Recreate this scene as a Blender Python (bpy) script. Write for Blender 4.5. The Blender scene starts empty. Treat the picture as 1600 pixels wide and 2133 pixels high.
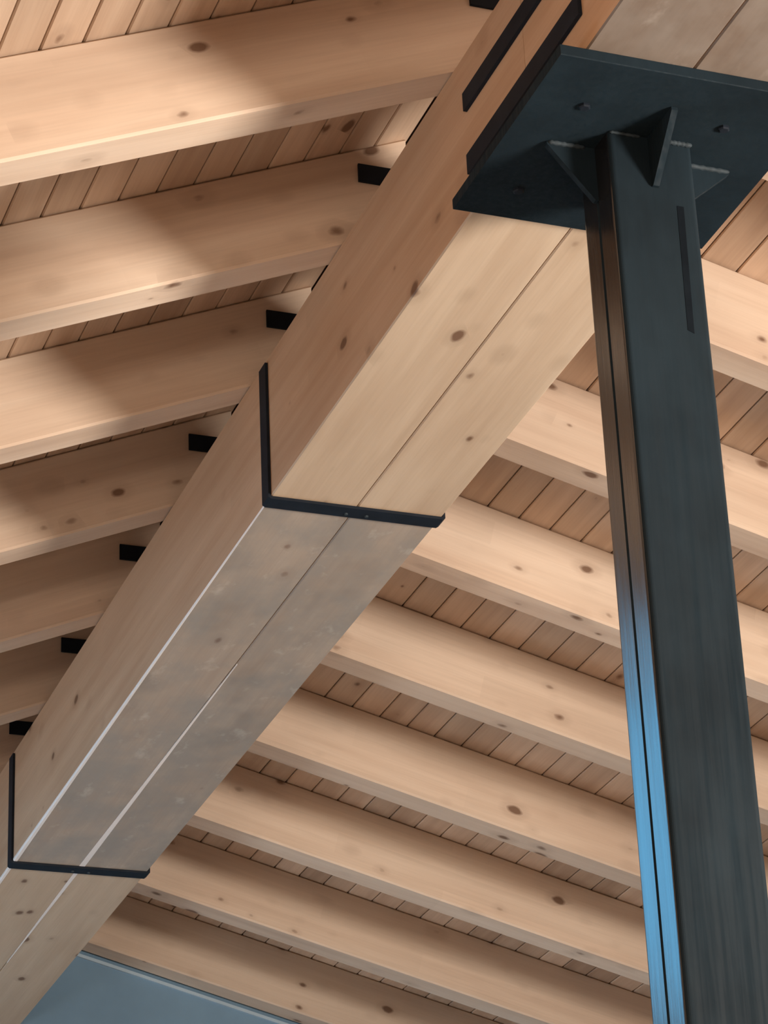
import bpy, bmesh, math, random
from mathutils import Matrix, Vector
random.seed(7)
scene = bpy.context.scene
COL = scene.collection

# ------------------------------------------------------------------ camera
F_PX = 6073.5
R_, U_, F_ = (Vector((0.93991286, -0.33890811, -0.04129289)), Vector((-0.11548639, -0.42941687, 0.89569194)),
              Vector((0.32128913, 0.8371036, 0.44275372)))
cam_data = bpy.data.cameras.new('camera')
cam_data.sensor_fit = 'VERTICAL'
cam_data.sensor_height = 24.0
cam_data.lens = F_PX / 2133.0 * 24.0
cam_data.clip_start = 0.05
cam = bpy.data.objects.new('camera', cam_data)
COL.objects.link(cam)
M = Matrix.Identity(4)
for i in range(3):
    M[i][0], M[i][1], M[i][2] = R_[i], U_[i], -F_[i]
M.translation = Vector((-2.01025, -3.85066, -2.86083))
cam.matrix_world = M
scene.camera = cam

# ------------------------------------------------------------------ sky, lamps, exposure
world = bpy.data.worlds.new('world')
scene.world = world
world.use_nodes = True
bg = world.node_tree.nodes['Background']
bg.inputs[0].default_value = (0.19, 0.60, 1.0, 1)
bg.inputs[1].default_value = 4.2


def area_light(name, loc, target, size, power, color):
    d = bpy.data.lights.new(name, 'AREA')
    d.shape = 'DISK'
    d.size = size
    d.energy = power
    d.color = color
    o = bpy.data.objects.new(name, d)
    COL.objects.link(o)
    o.location = loc
    o.rotation_euler = (Vector(target) - Vector(loc)).to_track_quat('-Z', 'Y').to_euler()
    return o


LAMP = Vector((2.3, -2.2, -1.55))
LAMP_T = Vector((-0.9, 0.4, 0.3))
area_light('work_or_fill_light', LAMP, LAMP_T, 0.9, 285, (1.0, 0.90, 0.80))
FILL_LAMP = Vector((-2.6, -5.2, -1.9))
FILL_LAMP_T = Vector((-1.2, 1.5, 0.2))
area_light('work_or_fill_light', FILL_LAMP, FILL_LAMP_T, 0.9, 95, (1.0, 0.80, 0.64))  # unseen warm fill added to lift the shaded faces

# area light added outside an unseen left wall window as daylight fill (fill_window)
WIN_Y = (3.7, 5.3)
WIN_Z = (-3.6, -2.2)
dl = area_light('window_fill_light', (-5.16, sum(WIN_Y) / 2, sum(WIN_Z) / 2), (0, sum(WIN_Y) / 2, sum(WIN_Z) / 2), 1.0, 105, (0.88, 0.94, 1.0))
dl.data.shape = 'RECTANGLE'
dl.data.size = WIN_Z[1] - WIN_Z[0]
dl.data.size_y = WIN_Y[1] - WIN_Y[0]
dl.rotation_euler = (0, math.radians(-90), 0)

vs = scene.view_settings
vs.view_transform = 'Standard'
vs.look = 'None'
vs.gamma = 1.0
vs.use_curve_mapping = False
vs.exposure = 0.0

# ------------------------------------------------------------------ measured dimensions (metres)
W = 0.2            # half width of the doubled ridge beam, beam underside is z = 0
H = 0.344          # beam height
RD, RT = 0.2082, 0.0955          # rafter depth, thickness
PITCH = {-1: 0.3975, 1: 0.2631}
ZA = 0.345
STEP = 0.6408
YL = {i: -0.2455 + STEP * i + d for i, d in enumerate([0, -0.004, 0.005, 0.002, -0.006, 0.007, 0.001, 0.0])}
YR = {i: 0.3728 + STEP * i + d for i, d in enumerate([0, 0.011, 0, -0.003, -0.009, 0.010, -0.002, -0.001, -0.008])}
EAVE = 5.0
Y0, Y1 = -6.5, 5.60
FLOOR = -4.4


# ------------------------------------------------------------------ materials
def new_mat(name):
    m = bpy.data.materials.new(name)
    m.use_nodes = True
    nt = m.node_tree
    b = nt.nodes['Principled BSDF']
    return m, nt, b


def ramp(nt, stops, interp='LINEAR'):
    n = nt.nodes.new('ShaderNodeValToRGB')
    n.color_ramp.interpolation = interp
    e = n.color_ramp.elements
    e[0].position, e[0].color = stops[0][0], (*stops[0][1], 1)
    e[1].position, e[1].color = stops[-1][0], (*stops[-1][1], 1)
    for p, c in stops[1:-1]:
        k = e.new(p)
        k.color = (*c, 1)
    return n


def math_node(nt, op, a, b=None, c=None):
    n = nt.nodes.new('ShaderNodeMath')
    n.operation = op
    for i, v in enumerate((a, b, c)):
        if v is None:
            continue
        if hasattr(v, 'is_output'):
            nt.links.new(v, n.inputs[i])
        else:
            n.inputs[i].default_value = v
    return n.outputs[0]


def mix_col(nt, fac, a, b, mode='MIX'):
    n = nt.nodes.new('ShaderNodeMix')
    n.data_type = 'RGBA'
    n.blend_type = mode
    for sock, v in ((n.inputs[0], fac), (n.inputs[6], a), (n.inputs[7], b)):
        if hasattr(v, 'is_output'):
            nt.links.new(v, sock)
        elif isinstance(v, (int, float)):
            sock.default_value = v
        else:
            sock.default_value = (*v, 1)
    return n.outputs[2]


def noise(nt, vec, scale, detail=3.0, rough=0.5):
    n = nt.nodes.new('ShaderNodeTexNoise')
    n.inputs['Scale'].default_value = scale
    n.inputs['Detail'].default_value = detail
    n.inputs['Roughness'].default_value = rough
    nt.links.new(vec, n.inputs['Vector'])
    return n.outputs['Fac']


def wood(name, light, mid, dark, knot=(0.13, 0.06, 0.03), knots=0.5, stain=0.0, vary=0.25, lam=0.0, kscale=(7.5, 13.0, 13.0)):
    """planed softwood; the grain runs along local X"""
    m, nt, b = new_mat(name)
    tc = nt.nodes.new('ShaderNodeTexCoord').outputs['Object']
    oi = nt.nodes.new('ShaderNodeObjectInfo')
    off = nt.nodes.new('ShaderNodeVectorMath')
    off.operation = 'MULTIPLY_ADD'
    nt.links.new(oi.outputs['Random'], off.inputs[0])
    off.inputs[1].default_value = (37.0, 19.0, 23.0)
    nt.links.new(tc, off.inputs[2])
    vec = off.outputs[0]

    def scaled(s):
        n = nt.nodes.new('ShaderNodeVectorMath')
        n.operation = 'MULTIPLY'
        nt.links.new(vec, n.inputs[0])
        n.inputs[1].default_value = s
        return n.outputs[0]
    # broad tone, streaks and fine grain
    broad = noise(nt, scaled((1.2, 5.0, 5.0)), 1.0, 2.0, 0.5)
    streak = noise(nt, scaled((1.6, 26.0, 26.0)), 1.0, 3.0, 0.55)
    fine = noise(nt, scaled((6.0, 190.0, 190.0)), 1.0, 2.0, 0.5)
    t = math_node(nt, 'ADD', math_node(nt, 'MULTIPLY', broad, 0.55), math_node(nt, 'MULTIPLY', streak, 0.45))
    r = ramp(nt, [(0.30, dark), (0.5, mid), (0.68, light)])
    nt.links.new(t, r.inputs[0])
    col = r.outputs[0]
    col = mix_col(nt, math_node(nt, 'MULTIPLY', math_node(nt, 'SUBTRACT', fine, 0.42), 0.35), col, tuple(c * 0.6 for c in dark))
    # glued layers: faint tone change from layer to layer
    if lam > 0:
        sx = nt.nodes.new('ShaderNodeSeparateXYZ')
        nt.links.new(vec, sx.inputs[0])
        lay = math_node(nt, 'FLOOR', math_node(nt, 'DIVIDE', sx.outputs[2], lam))
        fing = math_node(nt, 'FLOOR', math_node(nt, 'MULTIPLY', math_node(nt, 'ADD', sx.outputs[0], math_node(nt, 'MULTIPLY', lay, 0.37)), 0.9))
        wn = nt.nodes.new('ShaderNodeTexWhiteNoise')
        wn.noise_dimensions = '2D'
        cb = nt.nodes.new('ShaderNodeCombineXYZ')
        nt.links.new(lay, cb.inputs[0])
        nt.links.new(fing, cb.inputs[1])
        nt.links.new(cb.outputs[0], wn.inputs['Vector'])
        col = mix_col(nt, math_node(nt, 'MULTIPLY', wn.outputs['Value'], 0.32), col, tuple(c * 0.8 for c in mid), 'MIX')
    # knots
    vo = nt.nodes.new('ShaderNodeTexVoronoi')
    nt.links.new(scaled(kscale), vo.inputs['Vector'])
    vo.inputs['Scale'].default_value = 1.0
    sep = nt.nodes.new('ShaderNodeSeparateColor')
    nt.links.new(vo.outputs['Color'], sep.inputs[0])
    size = math_node(nt, 'MULTIPLY', math_node(nt, 'MAXIMUM', math_node(nt, 'SUBTRACT', sep.outputs[0], 1.0 - knots), 0.0), 0.17 / max(knots, 0.01))
    wob = math_node(nt, 'MULTIPLY', math_node(nt, 'SUBTRACT', noise(nt, scaled((30, 60, 60)), 1.0, 2.0), 0.5), 0.10)
    dist = math_node(nt, 'ADD', vo.outputs['Distance'], wob)
    inner = nt.nodes.new('ShaderNodeMapRange')
    nt.links.new(math_node(nt, 'SUBTRACT', dist, size), inner.inputs[0])
    inner.inputs[1].default_value = -0.03
    inner.inputs[2].default_value = 0.05
    inner.inputs[3].default_value = 1.0
    inner.inputs[4].default_value = 0.0
    halo = nt.nodes.new('ShaderNodeMapRange')
    nt.links.new(math_node(nt, 'SUBTRACT', dist, math_node(nt, 'MULTIPLY', size, 2.0)), halo.inputs[0])
    halo.inputs[1].default_value = -0.05
    halo.inputs[2].default_value = 0.12
    halo.inputs[3].default_value = 0.30
    halo.inputs[4].default_value = 0.0
    has = math_node(nt, 'GREATER_THAN', size, 0.001)
    col = mix_col(nt, math_node(nt, 'MULTIPLY', halo.outputs[0], has), col, tuple(c * 0.75 for c in dark))
    col = mix_col(nt, math_node(nt, 'MULTIPLY', math_node(nt, 'MULTIPLY', inner.outputs[0], has), 0.85), col, knot)
    # grey weathering and pale smudges
    if stain > 0:
        s1 = noise(nt, scaled((5.0, 7.0, 7.0)), 1.0, 4.0, 0.6)
        rr = ramp(nt, [(0.36, (0, 0, 0)), (0.62, (1, 1, 1))])
        nt.links.new(s1, rr.inputs[0])
        col = mix_col(nt, math_node(nt, 'MULTIPLY', rr.outputs[0], stain), col, (0.30, 0.275, 0.245))
        s2 = noise(nt, scaled((8.0, 13.0, 13.0)), 1.3, 4.0, 0.6)
        r2 = ramp(nt, [(0.60, (0, 0, 0)), (0.74, (1, 1, 1))])
        nt.links.new(s2, r2.inputs[0])
        col = mix_col(nt, math_node(nt, 'MULTIPLY', r2.outputs[0], 0.45 * stain), col, (0.62, 0.58, 0.52))
        s3 = noise(nt, scaled((4.0, 6.0, 6.0)), 0.9, 3.0, 0.6)
        r3 = ramp(nt, [(0.55, (0, 0, 0)), (0.72, (1, 1, 1))])
        nt.links.new(s3, r3.inputs[0])
        col = mix_col(nt, math_node(nt, 'MULTIPLY', r3.outputs[0], 0.38 * stain), col, (0.17, 0.145, 0.125))
    # every piece has a slightly different tone
    hsv = nt.nodes.new('ShaderNodeHueSaturation')
    nt.links.new(col, hsv.inputs['Color'])
    nt.links.new(math_node(nt, 'ADD', 1.0 - vary / 2, math_node(nt, 'MULTIPLY', oi.outputs['Random'], vary)), hsv.inputs['Value'])
    nt.links.new(hsv.outputs[0], b.inputs['Base Color'])
    b.inputs['Roughness'].default_value = 0.55
    b.inputs['Specular IOR Level'].default_value = 0.25
    bp = nt.nodes.new('ShaderNodeBump')
    bp.inputs['Strength'].default_value = 0.12
    bp.inputs['Distance'].default_value = 0.002
    nt.links.new(streak, bp.inputs['Height'])
    nt.links.new(bp.outputs[0], b.inputs['Normal'])
    return m


def plain(name, col, rough=0.6, metal=0.0, var=0.0, scale=6.0, spec=0.5):
    m, nt, b = new_mat(name)
    tc = nt.nodes.new('ShaderNodeTexCoord').outputs['Object']
    n = noise(nt, tc, scale, 4.0, 0.6)
    r = ramp(nt, [(0.3, tuple(c * (1 - var) for c in col)), (0.7, tuple(min(1, c * (1 + var)) for c in col))])
    nt.links.new(n, r.inputs[0])
    nt.links.new(r.outputs[0], b.inputs['Base Color'])
    b.inputs['Roughness'].default_value = rough
    b.inputs['Metallic'].default_value = metal
    b.inputs['Specular IOR Level'].default_value = spec
    return m


def steel_mat(name, col, rough, spec=0.5, ior=1.5, bump=0.25):
    m, nt, b = new_mat(name)
    tc = nt.nodes.new('ShaderNodeTexCoord').outputs['Object']

    def scaled(s):
        n = nt.nodes.new('ShaderNodeVectorMath')
        n.operation = 'MULTIPLY'
        nt.links.new(tc, n.inputs[0])
        n.inputs[1].default_value = s
        return n.outputs[0]
    n1 = noise(nt, scaled((7, 7, 4)), 1.0, 4.0, 0.6)
    r = ramp(nt, [(0.3, tuple(c * 0.75 for c in col)), (0.7, tuple(c * 1.3 for c in col))])
    nt.links.new(n1, r.inputs[0])
    nt.links.new(r.outputs[0], b.inputs['Base Color'])
    n2 = noise(nt, scaled((80, 80, 2.5)), 1.0, 4.0, 0.65)
    mr = nt.nodes.new('ShaderNodeMapRange')
    nt.links.new(n2, mr.inputs[0])
    mr.inputs[1].default_value = 0.35
    mr.inputs[2].default_value = 0.7
    mr.inputs[3].default_value = rough * 0.75
    mr.inputs[4].default_value = rough * 1.35
    nt.links.new(mr.outputs[0], b.inputs['Roughness'])
    b.inputs['Specular IOR Level'].default_value = spec
    b.inputs['IOR'].default_value = ior
    bp = nt.nodes.new('ShaderNodeBump')
    bp.inputs['Strength'].default_value = bump
    bp.inputs['Distance'].default_value = 0.0006
    nt.links.new(n2, bp.inputs['Height'])
    nt.links.new(bp.outputs[0], b.inputs['Normal'])
    return m


M_RAFTER = wood('rafter_wood', (0.74, 0.60, 0.475), (0.66, 0.51, 0.39), (0.53, 0.38, 0.28), knots=0.9, lam=0.0693)
M_BEAM = wood('beam_wood', (0.60, 0.40, 0.265), (0.53, 0.335, 0.21), (0.43, 0.25, 0.145), knots=0.4, lam=0.043, vary=0.1)
M_BEAM_PALE = wood('pale_beam_wood', (0.62, 0.49, 0.36), (0.55, 0.42, 0.30), (0.46, 0.33, 0.225), knots=0.6, lam=0.0, vary=0.1)  # paler tone for two of the beam undersides
M_BEAM_GREY = wood('weathered_beam_wood', (0.46, 0.385, 0.315), (0.41, 0.335, 0.27), (0.35, 0.275, 0.215), knots=0.2, stain=0.8, vary=0.1)
M_BEAM_NEAR = wood('grey_brown_beam_wood', (0.19, 0.145, 0.113), (0.165, 0.123, 0.094), (0.13, 0.094, 0.07), knots=0.2, stain=0.35, vary=0.05)  # darker grey-brown underside of the near piece
M_PLANK = wood('plank_wood', (0.66, 0.50, 0.375), (0.55, 0.395, 0.285), (0.42, 0.285, 0.20), knots=0.2, vary=0.3)
M_DECK = plain('roof_underlay', (0.06, 0.035, 0.02), 0.9)
M_STEEL = steel_mat('dark_painted_steel', (0.0085, 0.0155, 0.021), 0.7, 0.10)
M_STEEL_S = steel_mat('shiny_mill_scale_steel', (0.010, 0.010, 0.011), 0.19, 0.5, 1.75, 0.6)
M_STEEL_B = plain('black_steel', (0.009, 0.013, 0.020), 0.6, 0.0, 0.2, 20, 0.15)
M_STREAK = plain('streak_black', (0.0045, 0.007, 0.010), 0.8, 0.0, 0.2, 20, 0.05)  # near-black tone of the streak on the column front
M_WELD = plain('weld_grey', (0.026, 0.036, 0.043), 0.65, 0.0, 0.3, 60, 0.2)
M_PALE = plain('pale_wood_and_glint', (0.86, 0.80, 0.76), 0.45, 0, 0.05)  # window timber; also paints the light caught on the beam edges
M_WALL_B = plain('blue_grey_plaster', (0.15, 0.255, 0.36), 0.85, 0, 0.14, 2.2)
M_WALL = plain('off_white_plaster', (0.78, 0.72, 0.65), 0.9, 0, 0.05)
M_FLOOR = plain('concrete_floor', (0.64, 0.56, 0.48), 0.7, 0, 0.15, 1.5)
M_TRIM = plain('pale_blue_trim', (0.34, 0.45, 0.54), 0.6, 0, 0.1)


# ------------------------------------------------------------------ mesh helpers
def mesh_obj(name, verts, faces, mat, parent=None, mw=None, mats=None, fmat=None, smooth=False):
    me = bpy.data.meshes.new(name)
    me.from_pydata([tuple(v) for v in verts], [], faces)
    for m in (mats or [mat]):
        me.materials.append(m)
    if fmat:
        for p, k in zip(me.polygons, fmat):
            p.material_index = k
    bm = bmesh.new()
    bm.from_mesh(me)
    bmesh.ops.recalc_face_normals(bm, faces=bm.faces)
    bm.to_mesh(me)
    bm.free()
    if smooth:
        for p in me.polygons:
            p.use_smooth = True
    o = bpy.data.objects.new(name, me)
    COL.objects.link(o)
    if parent:
        o.parent = parent
    if mw is not None:
        if parent:
            o.matrix_basis = mw
        else:
            o.matrix_world = mw
    return o


def link_copy(src, mw=None, parent=None, name=None):
    o = src.copy()
    COL.objects.link(o)
    o.parent = parent
    if mw is not None:
        o.matrix_basis = mw
    return o


def empty(name, loc=(0, 0, 0)):
    o = bpy.data.objects.new(name, None)
    o.empty_display_size = 0.1
    COL.objects.link(o)
    o.location = loc
    return o


def tag(o, label=None, cat=None, group=None, kind=None):
    if label: o['label'] = label
    if cat: o['category'] = cat
    if group: o['group'] = group
    if kind: o['kind'] = kind
    return o


def prism(profile, x0, x1):
    """profile: list of (y, z); x0/x1 constants or functions of (y, z). Runs along X."""
    f0 = x0 if callable(x0) else (lambda y, z: x0)
    f1 = x1 if callable(x1) else (lambda y, z: x1)
    n = len(profile)
    v = [(f0(y, z), y, z) for y, z in profile] + [(f1(y, z), y, z) for y, z in profile]
    f = [tuple(range(n))[::-1], tuple(range(n, 2 * n))]
    f += [(i, (i + 1) % n, n + (i + 1) % n, n + i) for i in range(n)]
    return v, f


def chamfer_rect(y0, y1, z0, z1, c):
    return [(y0 + c, z0), (y1 - c, z0), (y1, z0 + c), (y1, z1 - c), (y1 - c, z1), (y0 + c, z1), (y0, z1 - c), (y0, z0 + c)]


def box(x0, x1, y0, y1, z0, z1, c=0.0):
    if c > 0:
        v, f = prism(chamfer_rect(y0, y1, z0, z1, c), x0, x1)
        return v, f
    return prism([(y0, z0), (y1, z0), (y1, z1), (y0, z1)], x0, x1)


def join(parts):
    V, Fc = [], []
    for v, f in parts:
        k = len(V)
        V += list(v)
        Fc += [tuple(i + k for i in q) for q in f]
    return V, Fc


def frame(origin, ex, ey, ez):
    m = Matrix.Identity(4)
    for i in range(3):
        m[i][0], m[i][1], m[i][2] = ex[i], ey[i], ez[i]
    m.translation = Vector(origin)
    return m


# ------------------------------------------------------------------ setting: floor and walls
def struct(name, v, f, mat, label, parent=None):
    o = mesh_obj(name, v, f, mat)
    tag(o, label, None, None, 'structure')
    return o


def roof_z(side, ax):      # underside of the planks
    p = PITCH[side]
    return ZA + RD / math.cos(p) - (ax - W) * math.tan(p)


eL, eR = roof_z(-1, EAVE), roof_z(1, EAVE)
ridge = 0.66
struct('floor', *box(-EAVE - .3, EAVE + .3, Y0 - .2, Y1 + .3, FLOOR - .12, FLOOR), M_FLOOR, 'grey concrete floor under the timber roof')
XA, XB = -EAVE - .15, -EAVE
struct('wall_left', *join([box(XA, XB, Y0, WIN_Y[0], FLOOR, eL), box(XA, XB, WIN_Y[1], Y1, FLOOR, eL),
                           box(XA, XB, WIN_Y[0], WIN_Y[1], FLOOR, WIN_Z[0]), box(XA, XB, WIN_Y[0], WIN_Y[1], WIN_Z[1], eL)]), M_WALL, 'off-white side wall below the left eaves')
struct('wall_right', *box(EAVE, EAVE + .15, Y0, Y1, FLOOR, eR), M_WALL, 'off-white side wall below the right eaves')


def gable(name, ya, yb, mat, label):
    prof = [(-EAVE, FLOOR), (EAVE, FLOOR), (EAVE, eR), (0.0, roof_z(1, 0) + .01), (0.0, roof_z(-1, 0) + .0), (-EAVE, eL)]
    v = [(x, ya, z) for x, z in prof] + [(x, yb, z) for x, z in prof]
    n = len(prof)
    f = [tuple(range(n)), tuple(range(n, 2 * n))[::-1]] + [(i, n + i, n + (i + 1) % n, (i + 1) % n) for i in range(n)]
    return struct(name, v, f, mat, label)


gable('wall_back', Y0 - .15, Y0, M_WALL, 'off-white gable wall behind the viewer')
gable('wall_far', Y1, Y1 + .15, M_WALL_B, 'blue-grey plastered gable wall at the far end of the roof')

# ------------------------------------------------------------------ setting: plank ceiling (two slopes) with skylight in the left one
SKY_X = (1.22, 2.5)     # |x| range of the skylight
SKY_Y = (1.95, 4.6)
PW = 0.0877


def slope_frame(side, y=0.0):
    p = PITCH[side]
    c, s = math.cos(p), math.sin(p)
    # X = along ridge (world Y), Y = down the slope, Z = outward normal
    org = (0, y, roof_z(side, 0))
    if side < 0:
        return frame(org, (0, 1, 0), (-c, 0, -s), (-s, 0, c))
    return frame(org, (0, -1, 0), (c, 0, -s), (s, 0, c))


def plank_mesh(w, L):
    h = w / 2 - 0.0016
    c = 0.0026
    return prism([(-h + c, 0), (h - c, 0), (h, c), (h, .02), (-h, .02), (-h, c)], 0, L)


ceil = {}
for side, lab in ((-1, 'boarded underside of the left roof slope'), (1, 'boarded underside of the right roof slope')):
    fr = slope_frame(side)
    p = PITCH[side]
    c = math.cos(p)
    L = (EAVE + .2) / c
    sgn = 1 if side < 0 else -1
    X = lambda y: sgn * y
    parts = []

    def slab(ya, yb, sa, sb):
        a, b = sorted((X(ya), X(yb)))
        parts.append(box(a, b, sa, sb, .021, .05))
    if side < 0:
        s0, s1 = SKY_X[0] / c, SKY_X[1] / c
        slab(Y0, SKY_Y[0], 0, L)
        slab(SKY_Y[1], Y1 + .15, 0, L)
        slab(SKY_Y[0], SKY_Y[1], 0, s0)
        slab(SKY_Y[0], SKY_Y[1], s1, L)
    else:
        slab(Y0, Y1 + .15, 0, L)
    v, f = join(parts)
    deck = mesh_obj('ceiling', v, f, M_DECK, mw=fr)
    tag(deck, lab, None, None, 'structure')
    ceil[side] = deck
    phase = (0.1225 if side < 0 else 0.0430)
    first = phase - PW / 2 if side < 0 else phase + PW / 2
    protos = {}
    k = 0
    while True:
        sc = first + k * PW
        if sc + PW / 2 > L:
            break
        if sc > 0.05:
            runs = [(Y0, Y1)]
            if side < 0 and s0 - PW / 2 < sc < s1 + PW / 2:
                runs = [(Y0, SKY_Y[0]), (SKY_Y[1], Y1)]
            for ya, yb in runs:
                key = round(yb - ya, 4)
                mw = Matrix.Translation((min(X(ya), X(yb)), sc, 0))
                if key not in protos:
                    v, f = plank_mesh(PW, yb - ya)
                    protos[key] = mesh_obj('plank', v, f, M_PLANK, parent=deck, mw=mw)
                else:
                    link_copy(protos[key], mw, deck)
        k += 1

# ridge cap closing the joint of the two slopes
rc = mesh_obj('ridge_cap', *box(-.10, .10, Y0 - .2, Y1 + .2, .70, .73), M_DECK)
tag(rc, 'dark ridge cap above the beam', None, None, 'structure')
for s in (-1, 1):
    xa, xb = sorted((s * .10, s * .085))
    mesh_obj('cap_side', *box(xa, xb, Y0 - .2, Y1 + .2, roof_z(s, .09) + .03, .70), M_DECK, parent=rc)

# skylight: timber lining, glass pane
frL = slope_frame(-1)
cL = math.cos(PITCH[-1])
sa, sb = SKY_X[0] / cL, SKY_X[1] / cL
ya, yb = SKY_Y
v, f = join([box(ya - .0, yb, sa - .03, sa, -.02, .14), box(ya, yb, sb, sb + .03, -.02, .14),
             box(ya - .03, ya, sa - .03, sb + .03, -.02, .14), box(yb, yb + .03, sa - .03, sb + .03, -.02, .14)])
sky = mesh_obj('window_1', v, f, M_PALE, mw=frL)
tag(sky, 'roof window in the left slope that lets the blue sky in', None, None, 'structure')
gm, nt, b = new_mat('skylight_glass')
tr = nt.nodes.new('ShaderNodeBsdfTransparent')
gl = nt.nodes.new('ShaderNodeBsdfGlossy')
gl.inputs['Roughness'].default_value = 0.02
mx = nt.nodes.new('ShaderNodeMixShader')
mx.inputs[0].default_value = 0.06
nt.links.new(tr.outputs[0], mx.inputs[1])
nt.links.new(gl.outputs[0], mx.inputs[2])
nt.links.new(mx.outputs[0], nt.nodes['Material Output'].inputs[0])
mesh_obj('pane', *box(ya, yb, sa, sb, .10, .108), gm, parent=sky)

w2 = mesh_obj('fill_window', *join([box(XA + .02, XB + .02, WIN_Y[0], WIN_Y[0] + .06, WIN_Z[0], WIN_Z[1]), box(XA + .02, XB + .02, WIN_Y[1] - .06, WIN_Y[1], WIN_Z[0], WIN_Z[1]),
                                 box(XA + .02, XB + .02, WIN_Y[0] + .06, WIN_Y[1] - .06, WIN_Z[0], WIN_Z[0] + .06), box(XA + .02, XB + .02, WIN_Y[0] + .06, WIN_Y[1] - .06, WIN_Z[1] - .06, WIN_Z[1])]), M_PALE)  # unseen window added to carry the daylight fill
tag(w2, 'unseen window in the left wall, added for daylight fill', None, None, 'structure')
mesh_obj('pane', *box(XA + .07, XA + .076, WIN_Y[0] + .06, WIN_Y[1] - .06, WIN_Z[0] + .06, WIN_Z[1] - .06), gm, parent=w2)  # glass of the added fill window

# trim along the top of the far gable wall under the right slope
pr = PITCH[1]
cr, sr = math.cos(pr), math.sin(pr)
zt = roof_z(1, W) - RD / cr - 0.012
tv, tf = box(0, 3.6, -.010, 0, -.011, 0)
o = mesh_obj('trim_1', tv, tf, M_TRIM, mw=frame((W, Y1, zt), (cr, 0, -sr), (0, 1, 0), (sr, 0, cr)))
tag(o, 'pale blue batten along the top of the far gable wall', None, None, 'structure')

# ------------------------------------------------------------------ rafters
ORD = ['topmost', 'second', 'third', 'fourth', 'fifth', 'sixth', 'seventh', 'eighth', 'ninth']


def rafter_frame(side, y):
    p = PITCH[side]
    c, s = math.cos(p), math.sin(p)
    if side < 0:
        return frame((-W, y, ZA), (-c, 0, -s), (0, -1, 0), (-s, 0, c))
    return frame((W, y, ZA), (c, 0, -s), (0, 1, 0), (s, 0, c))


def rafter_mesh(side, end):
    p = PITCH[side]
    c, s = math.cos(p), math.sin(p)
    y0, y1 = (-RT, 0) if side < 0 else (0, RT)
    prof = chamfer_rect(y0, y1, 0, RD - .0008, 0.005)
    return prism(prof, lambda y, z: (.044 - W - s * z) / c, (end - W) / c)


rl = {1: 'topmost long rafter on the left, wide pale face under the top left boards',
      2: 'second left rafter from the top, its wide face lit on the left half',
      3: 'third left rafter from the top, ending above the first beam band',
      4: 'fourth left rafter from the top, shaded, left of the first beam band',
      5: 'fifth left rafter from the top, short shaded piece at the left edge',
      6: 'sixth left rafter from the top, small dark piece at the left edge',
      7: 'lowest left rafter, a sliver beside the lower beam band',
      0: 'left rafter out of frame above the topmost boards'}
protoL = {}
for i in range(0, 8):
    y = YL[i]
    # rafters that would run under the skylight stop at its upper edge
    end = SKY_X[0] - .06 if SKY_Y[0] - .1 < y < SKY_Y[1] + .1 else EAVE
    if end not in protoL:
        o = protoL[end] = mesh_obj('rafter', *rafter_mesh(-1, end), M_RAFTER, mw=rafter_frame(-1, y))
    else:
        o = link_copy(protoL[end], rafter_frame(-1, y))
    tag(o, rl[i], 'rafter', 'rafters of the left roof slope')
rr = {0: 'right rafter at the very top right, only a yellow corner beside the cap plate',
      1: 'uppermost full right rafter, right of the column just below the cap plate',
      2: 'second right rafter, meeting the beam halfway between cap plate and band',
      3: 'third right rafter, meeting the beam right at the first black band',
      4: 'fourth right rafter, the first one below the upper black band',
      5: 'fifth right rafter, starting at the grey beam piece midway between the bands',
      6: 'sixth right rafter, shaded upper half, third from the bottom',
      7: 'seventh right rafter, meeting the beam at the lower black band',
      8: 'lowest right rafter, right above the blue-grey wall'}
protoR = None
for i in range(0, 9):
    y = YR[i]
    if protoR is None:
        o = protoR = mesh_obj('rafter', *rafter_mesh(1, EAVE), M_RAFTER, mw=rafter_frame(1, y))
    else:
        o = link_copy(protoR, rafter_frame(1, y))
    tag(o, rr[i], 'rafter', 'rafters of the right roof slope')

# ------------------------------------------------------------------ ridge connector plates between opposite rafters
cl = {1: 'black connector plate at the upper end of the topmost left rafter',
      2: 'black connector plate on the second left rafter, largest fully seen one',
      3: 'black connector plate on the third left rafter, above the first band',
      4: 'black connector plate on the fourth left rafter',
      5: 'black connector plate on the fifth left rafter',
      6: 'black connector plate on the sixth left rafter',
      7: 'lowest black connector plate, at the left edge beside the lower band'}
proto = None
for i in range(1, 8):
    v, f = box(-.157, .157, -.0065, 0, .503, .548, .0012)
    mw = Matrix.Translation((0, YL[i] - .0004, 0))
    if proto is None:
        o = proto = mesh_obj('connector_plate', v, f, M_STEEL_B, mw=mw)
    else:
        o = link_copy(proto, mw)
    tag(o, cl[i], 'steel plate', 'connector plates across the ridge')

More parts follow.
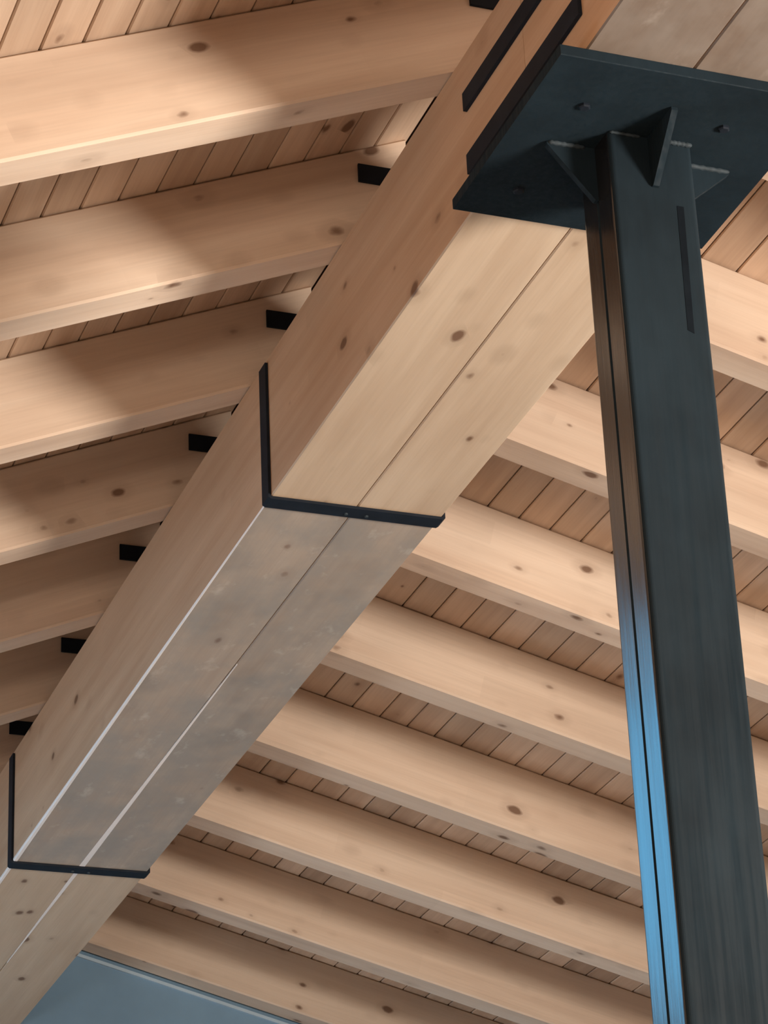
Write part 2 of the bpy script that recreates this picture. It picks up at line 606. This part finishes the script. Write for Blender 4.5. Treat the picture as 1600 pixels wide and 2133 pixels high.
# ------------------------------------------------------------------ ridge beam: segments of two timbers
YC = 0.0635     # column centre, beam joint
YB1, YB2 = 1.568, 3.990
segs = [(Y0, YC - .001, M_BEAM_NEAR, 'grey-brown beam piece nearest the viewer, in front of the cap plate'),
        (YC + .001, YB1 - .001, M_BEAM_PALE, 'warm honey-coloured beam piece between cap plate and first black band'),
        (YB1 + .001, YB2 - .001, M_BEAM_GREY, 'weathered grey beam piece between the two black bands'),
        (YB2 + .001, Y1, M_BEAM_PALE, 'pale beam piece below the lower black band, ending at the wall')]
beams = []
for a, bb, mb, lab in segs:
    root = empty('ridge_beam', (0, a, 0))
    tag(root, lab, 'beam', 'pieces of the doubled ridge beam')
    for x0, x1 in ((-W, -.0008), (.0008, W)):
        # local X = world Y, local Y = -world X so that the frame is right handed
        prof = chamfer_rect(-x1, -x0, 0, H, .003)
        v, f = prism(prof, 0, bb - a)
        fm = [0] * len(f)
        n = len(prof)
        # faces: 0,1 caps; 2.. side faces in profile order; first side face is the underside
        fm[2] = fm[3] = fm[9] = 1      # underside and its two chamfers
        mesh_obj('timber', v, f, None, parent=root, mw=frame((0, 0, 0), (0, 1, 0), (-1, 0, 0), (0, 0, 1)), mats=[M_BEAM, mb], fmat=fm)
    beams.append(root)


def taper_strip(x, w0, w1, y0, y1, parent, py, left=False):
    """pale tapered sliver imitating light caught on the arris / in the joint"""
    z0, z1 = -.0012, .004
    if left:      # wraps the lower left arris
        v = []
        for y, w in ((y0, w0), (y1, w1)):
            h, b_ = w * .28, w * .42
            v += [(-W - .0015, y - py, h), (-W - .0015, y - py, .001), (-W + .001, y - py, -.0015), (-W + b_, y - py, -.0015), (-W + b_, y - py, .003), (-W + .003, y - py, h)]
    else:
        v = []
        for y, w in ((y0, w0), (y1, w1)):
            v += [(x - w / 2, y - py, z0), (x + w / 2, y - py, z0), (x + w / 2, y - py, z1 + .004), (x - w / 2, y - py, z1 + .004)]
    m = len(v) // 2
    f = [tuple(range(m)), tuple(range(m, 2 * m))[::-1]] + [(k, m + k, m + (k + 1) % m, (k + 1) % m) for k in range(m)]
    o = mesh_obj('glint_strip', v, f, M_PALE, parent=parent)
    tag(o, 'painted sliver of light along the beam edge' if left else 'painted sliver of light in the joint between the timbers')


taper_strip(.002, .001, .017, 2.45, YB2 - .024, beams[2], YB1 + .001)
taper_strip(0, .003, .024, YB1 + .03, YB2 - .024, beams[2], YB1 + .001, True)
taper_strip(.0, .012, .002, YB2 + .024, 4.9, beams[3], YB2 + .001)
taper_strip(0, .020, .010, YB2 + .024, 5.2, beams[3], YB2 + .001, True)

# ------------------------------------------------------------------ black bands round the beam joints
for yc, hw, lab in ((1.569, .0225, 'upper black steel band wrapped round the beam joint'),
                    (3.991, .0235, 'lower black steel band wrapped round the beam joint')):
    root = empty('steel_band', (0, yc, 0))
    tag(root, lab, 'steel band', 'steel bands round the beam joints')
    t = .007
    g = .0005
    # U-shaped strip: section in XZ, extruded along Y
    outer = [(-W - t, H - .012), (-W - t, 0.004 - t), (-W - t + .006, -t), (W + t - .006, -t), (W + t, .004 - t), (W + t, H - .012)]
    inner = [(W + g, H - .012), (W + g, -g), (-W - g, -g), (-W - g, H - .012)]
    prof = outer + inner
    v, f = [], []
    n = len(prof)
    for y in (-hw, hw):
        v += [(x, y, z) for x, z in prof]
    f += [(i, (i + 1) % n, n + (i + 1) % n, n + i) for i in range(n)]
    # caps as quads (left leg, bottom, right leg)
    L_ = {k: k for k in range(n)}
    for off in (0, n):
        f += [tuple(off + k for k in q) for q in ((0, 1, 2, 8, 9), (2, 3, 7, 8), (3, 4, 5, 6, 7))]
    mesh_obj('strap', v, f, M_STEEL_B, parent=root)
    for sx in (-.018, .030):
        vv, ff = [], []
        for k in range(6):
            a = k * math.pi / 3
            vv.append((sx + .005 * math.cos(a), .006 + .005 * math.sin(a), -t))
        for k in range(6):
            a = k * math.pi / 3
            vv.append((sx + .004 * math.cos(a), .006 + .004 * math.sin(a), -t - .003))
        ff = [tuple(range(6, 12))] + [(k, (k + 1) % 6, 6 + (k + 1) % 6, 6 + k) for k in range(6)]
        mesh_obj('screw', vv, ff, M_WELD, parent=root)

# upper side plate on the left face of the beam by the column
o = mesh_obj('side_plate', *box(-W - .008, -W - .0005, -.21, .337, .214, .254, .001), M_STEEL_B)
tag(o, 'upper black flat bar on the left face of the beam by the column', 'steel plate', 'flat bars on the beam side by the column')
o = mesh_obj('side_plate', *box(-W - .008, -W - .0005, -.183, .336, .074, .117, .001), M_STEEL_B)
tag(o, 'lower black flat bar on the beam side, just above the cap plate', 'steel plate', 'flat bars on the beam side by the column')

# ------------------------------------------------------------------ steel column with cap plate
col = empty('steel_column', (0, YC, FLOOR))
tag(col, 'dark blue-grey steel column with cap plate carrying the ridge beam', 'column')


def cw(x, y, z):      # world to column-local
    return (x, y - YC, z - FLOOR)


def cpart(name, v, f, mat, label=None, smooth=False):
    o = mesh_obj(name, [cw(*p) for p in v], f, mat, parent=col, smooth=smooth)
    if label:
        o['label'] = label
    return o


PT = .022      # cap plate thickness
cpart('cap_plate', *box(-.25, .25, -.19, .315, -PT, -.0005, .0015), M_STEEL)
# shaft: two channels with their toes welded together; the joint runs down the side faces
CX, CY0, CY1 = .081, 0.0, .127
rr_ = .010
tk = .009
for nm, ysign in (('channel', 1), ('channel', -1)):
    ymid = (CY0 + CY1) / 2
    prof = []
    y_out = CY0 if ysign > 0 else CY1
    y_toe = ymid - ysign * .0016

    def Y(d):
        return y_out + ysign * d
    toe = abs(y_toe - y_out)
    pts = [(-CX, toe - .003), (-CX, rr_)]
    for k in range(1, 6):
        a = k * math.pi / 12
        pts.append((-CX + rr_ - rr_ * math.cos(a), rr_ - rr_ * math.sin(a)))
    pts.append((-CX + rr_, 0))
    pts.append((CX - rr_, 0))
    for k in range(1, 6):
        a = math.pi / 2 - k * math.pi / 12
        pts.append((CX - rr_ + rr_ * math.cos(a), rr_ - rr_ * math.sin(a)))
    pts += [(CX, rr_), (CX, toe - .003), (CX - .003, toe), (CX - tk, toe), (CX - tk, tk), (-CX + tk, tk), (-CX + tk, toe), (-CX + .003, toe)]
    prof = [(x, Y(d)) for x, d in pts]
    n = len(prof)
    v = [(x, y, FLOOR + .02) for x, y in prof] + [(x, y, -PT - .0003) for x, y in prof]
    f = [(i, (i + 1) % n, n + (i + 1) % n, n + i) for i in range(n)]
    o = cpart('channel', v, f, M_STEEL)
    o.data.materials.append(M_STEEL_S)      # the flanges are bare, shiny steel
    for pl in o.data.polygons:
        if abs(pl.normal.x) > .8:
            pl.material_index = 1
cpart('weld_seam', *[*box(-CX + .004, -CX + .0065, .060, .067, FLOOR + .02, -PT)], M_STEEL_B)
cpart('weld_seam', *[*box(CX - .0065, CX - .004, .060, .067, FLOOR + .02, -PT)], M_STEEL_B)
# dark vertical streak on the front face
cpart('dark_streak', [(.040, -.0006, -.155), (.053, -.0006, -.155), (.049, -.0006, -.41), (.037, -.0006, -.405),
               (.040, .001, -.155), (.053, .001, -.155), (.049, .001, -.41), (.037, .001, -.405)],
      [(0, 1, 2, 3), (4, 5, 6, 7), (0, 1, 5, 4), (1, 2, 6, 5), (2, 3, 7, 6), (3, 0, 4, 7)], M_STREAK, 'dark streak on the front of the shaft')
# gussets
GT = .006


def gusset(kind):
    zt = -PT - .0002
    if kind in ('l', 'r'):
        s = -1 if kind == 'l' else 1
        tip = .172 if kind == 'l' else .182
        prof = [(s * CX, zt), (s * tip, zt), (s * tip, zt - .006), (s * (CX + .006), -.13 + (0.02 if kind == 'r' else 0)), (s * CX, -.13 + (0.02 if kind == 'r' else 0))]
        v = [(x, YC + d, z) for d in (-GT, GT) for x, z in prof]
    else:
        s = -1 if kind == 'f' else 1
        base = CY0 if kind == 'f' else CY1
        prof = [(base, zt), (base + s * .101, zt), (base + s * .101, zt - .006), (base + s * .006, -.124), (base, -.124)]
        v = [(.001 + d, y, z) for d in (-GT, GT) for y, z in prof]
    n = 5
    f = [tuple(range(n)), tuple(range(n, 2 * n))[::-1]] + [(i, (i + 1) % n, n + (i + 1) % n, n + i) for i in range(n)]
    return v, f


for k in 'lrfb':
    cpart('gusset', *gusset(k), M_STEEL)


def bead(a, b_, r, n=8):
    a, b_ = Vector(a), Vector(b_)
    d = (b_ - a)
    L = d.length
    d.normalize()
    up = Vector((0, 0, 1)) if abs(d.z) < .9 else Vector((1, 0, 0))
    e1 = d.cross(up).normalized()
    e2 = d.cross(e1)
    m = 14
    v, f = [], []
    for j in range(m + 1):
        rad = r * (1 + .22 * math.sin(j * 2.4)) * (0.4 if j in (0, m) else 1)
        for k in range(n):
            q = k * 2 * math.pi / n
            v.append(a + d * (L * j / m) + e1 * (rad * math.cos(q)) + e2 * (rad * math.sin(q)))
    for j in range(m):
        for k in range(n):
            f.append((j * n + k, j * n + (k + 1) % n, (j + 1) * n + (k + 1) % n, (j + 1) * n + k))
    f += [tuple(range(n))[::-1], tuple(range(m * n, m * n + n))]
    return v, f


zb = -PT - .002
for a, b_, r in (((-.170, YC - GT, zb), (-.10, YC - GT, zb), .005), ((.035, -.002, zb), (.08, -.002, zb), .005),
                 ((.09, YC - GT, zb), (.182, YC - GT, zb), .005), ((-.078, -.002, zb), (-.02, -.002, zb), .003)):
    cpart('weld_bead', *bead(a, b_, r), M_WELD, 'grey weld bead', True)
# bolt heads in the cap plate
for x, y in ((-.151, -.06), (.112, -.066), (-.16, .22), (.16, .22)):
    v, f = [], []
    for z, r in ((-PT + .001, .011), (-PT - .004, .011), (-PT - .006, .008)):
        v += [(x + r * math.cos(k * math.pi / 3), y + r * math.sin(k * math.pi / 3), z) for k in range(6)]
    for j in range(2):
        f += [(j * 6 + k, j * 6 + (k + 1) % 6, j * 6 + 6 + (k + 1) % 6, j * 6 + 6 + k) for k in range(6)]
    f.append(tuple(range(12, 18)))
    cpart('bolt', v, f, M_STEEL_B)
cpart('base_plate', *box(-.2, .2, YC - .2, YC + .2, FLOOR + .0005, FLOOR + .02, .002), M_STEEL)

# ------------------------------------------------------------------ flood lamps on stands (out of frame: the warm key light and an added fill)
def work_or_fill_lamp(LAMP, LAMP_T, label):
    lamp = empty('work_or_fill_lamp', (LAMP.x, LAMP.y, FLOOR))
    tag(lamp, label, 'lamp', 'flood lamps on stands')
    d = (LAMP_T - LAMP).normalized()
    e1 = d.cross(Vector((0, 0, 1))).normalized()
    e2 = e1.cross(d)
    org = Vector((0, 0, LAMP.z - FLOOR)) - d * .03
    v, f = [], []
    for j, (dd, r) in enumerate(((-.18, .15), (-.02, .47), (.02, .48))):
        v += [org + d * dd + e1 * (r * math.cos(k * math.pi / 8)) + e2 * (r * math.sin(k * math.pi / 8)) for k in range(16)]
    for j in range(2):
        f += [(j * 16 + k, j * 16 + (k + 1) % 16, j * 16 + 16 + (k + 1) % 16, j * 16 + 16 + k) for k in range(16)]
    f.append(tuple(range(16)))
    mesh_obj('housing', v, f, M_STEEL_B, parent=lamp)
    pz = org.z - .16
    vv, ff = bead(org - d * .15 - Vector((0, 0, .02)), (org.x - d.x * .15, org.y - d.y * .15, .03), .018)
    mesh_obj('pole', vv, ff, M_STEEL_B, parent=lamp)
    for k in range(3):
        a = k * 2.094
        vv, ff = bead((org.x - d.x * .15, org.y - d.y * .15, .5), (org.x - d.x * .15 + .45 * math.cos(a), org.y - d.y * .15 + .45 * math.sin(a), .016), .013)
        mesh_obj('leg', vv, ff, M_STEEL_B, parent=lamp)


work_or_fill_lamp(LAMP, LAMP_T, 'flood lamp on a stand to the right, out of frame')
work_or_fill_lamp(FILL_LAMP, FILL_LAMP_T, 'added fill lamp on a stand behind the viewer, out of frame')
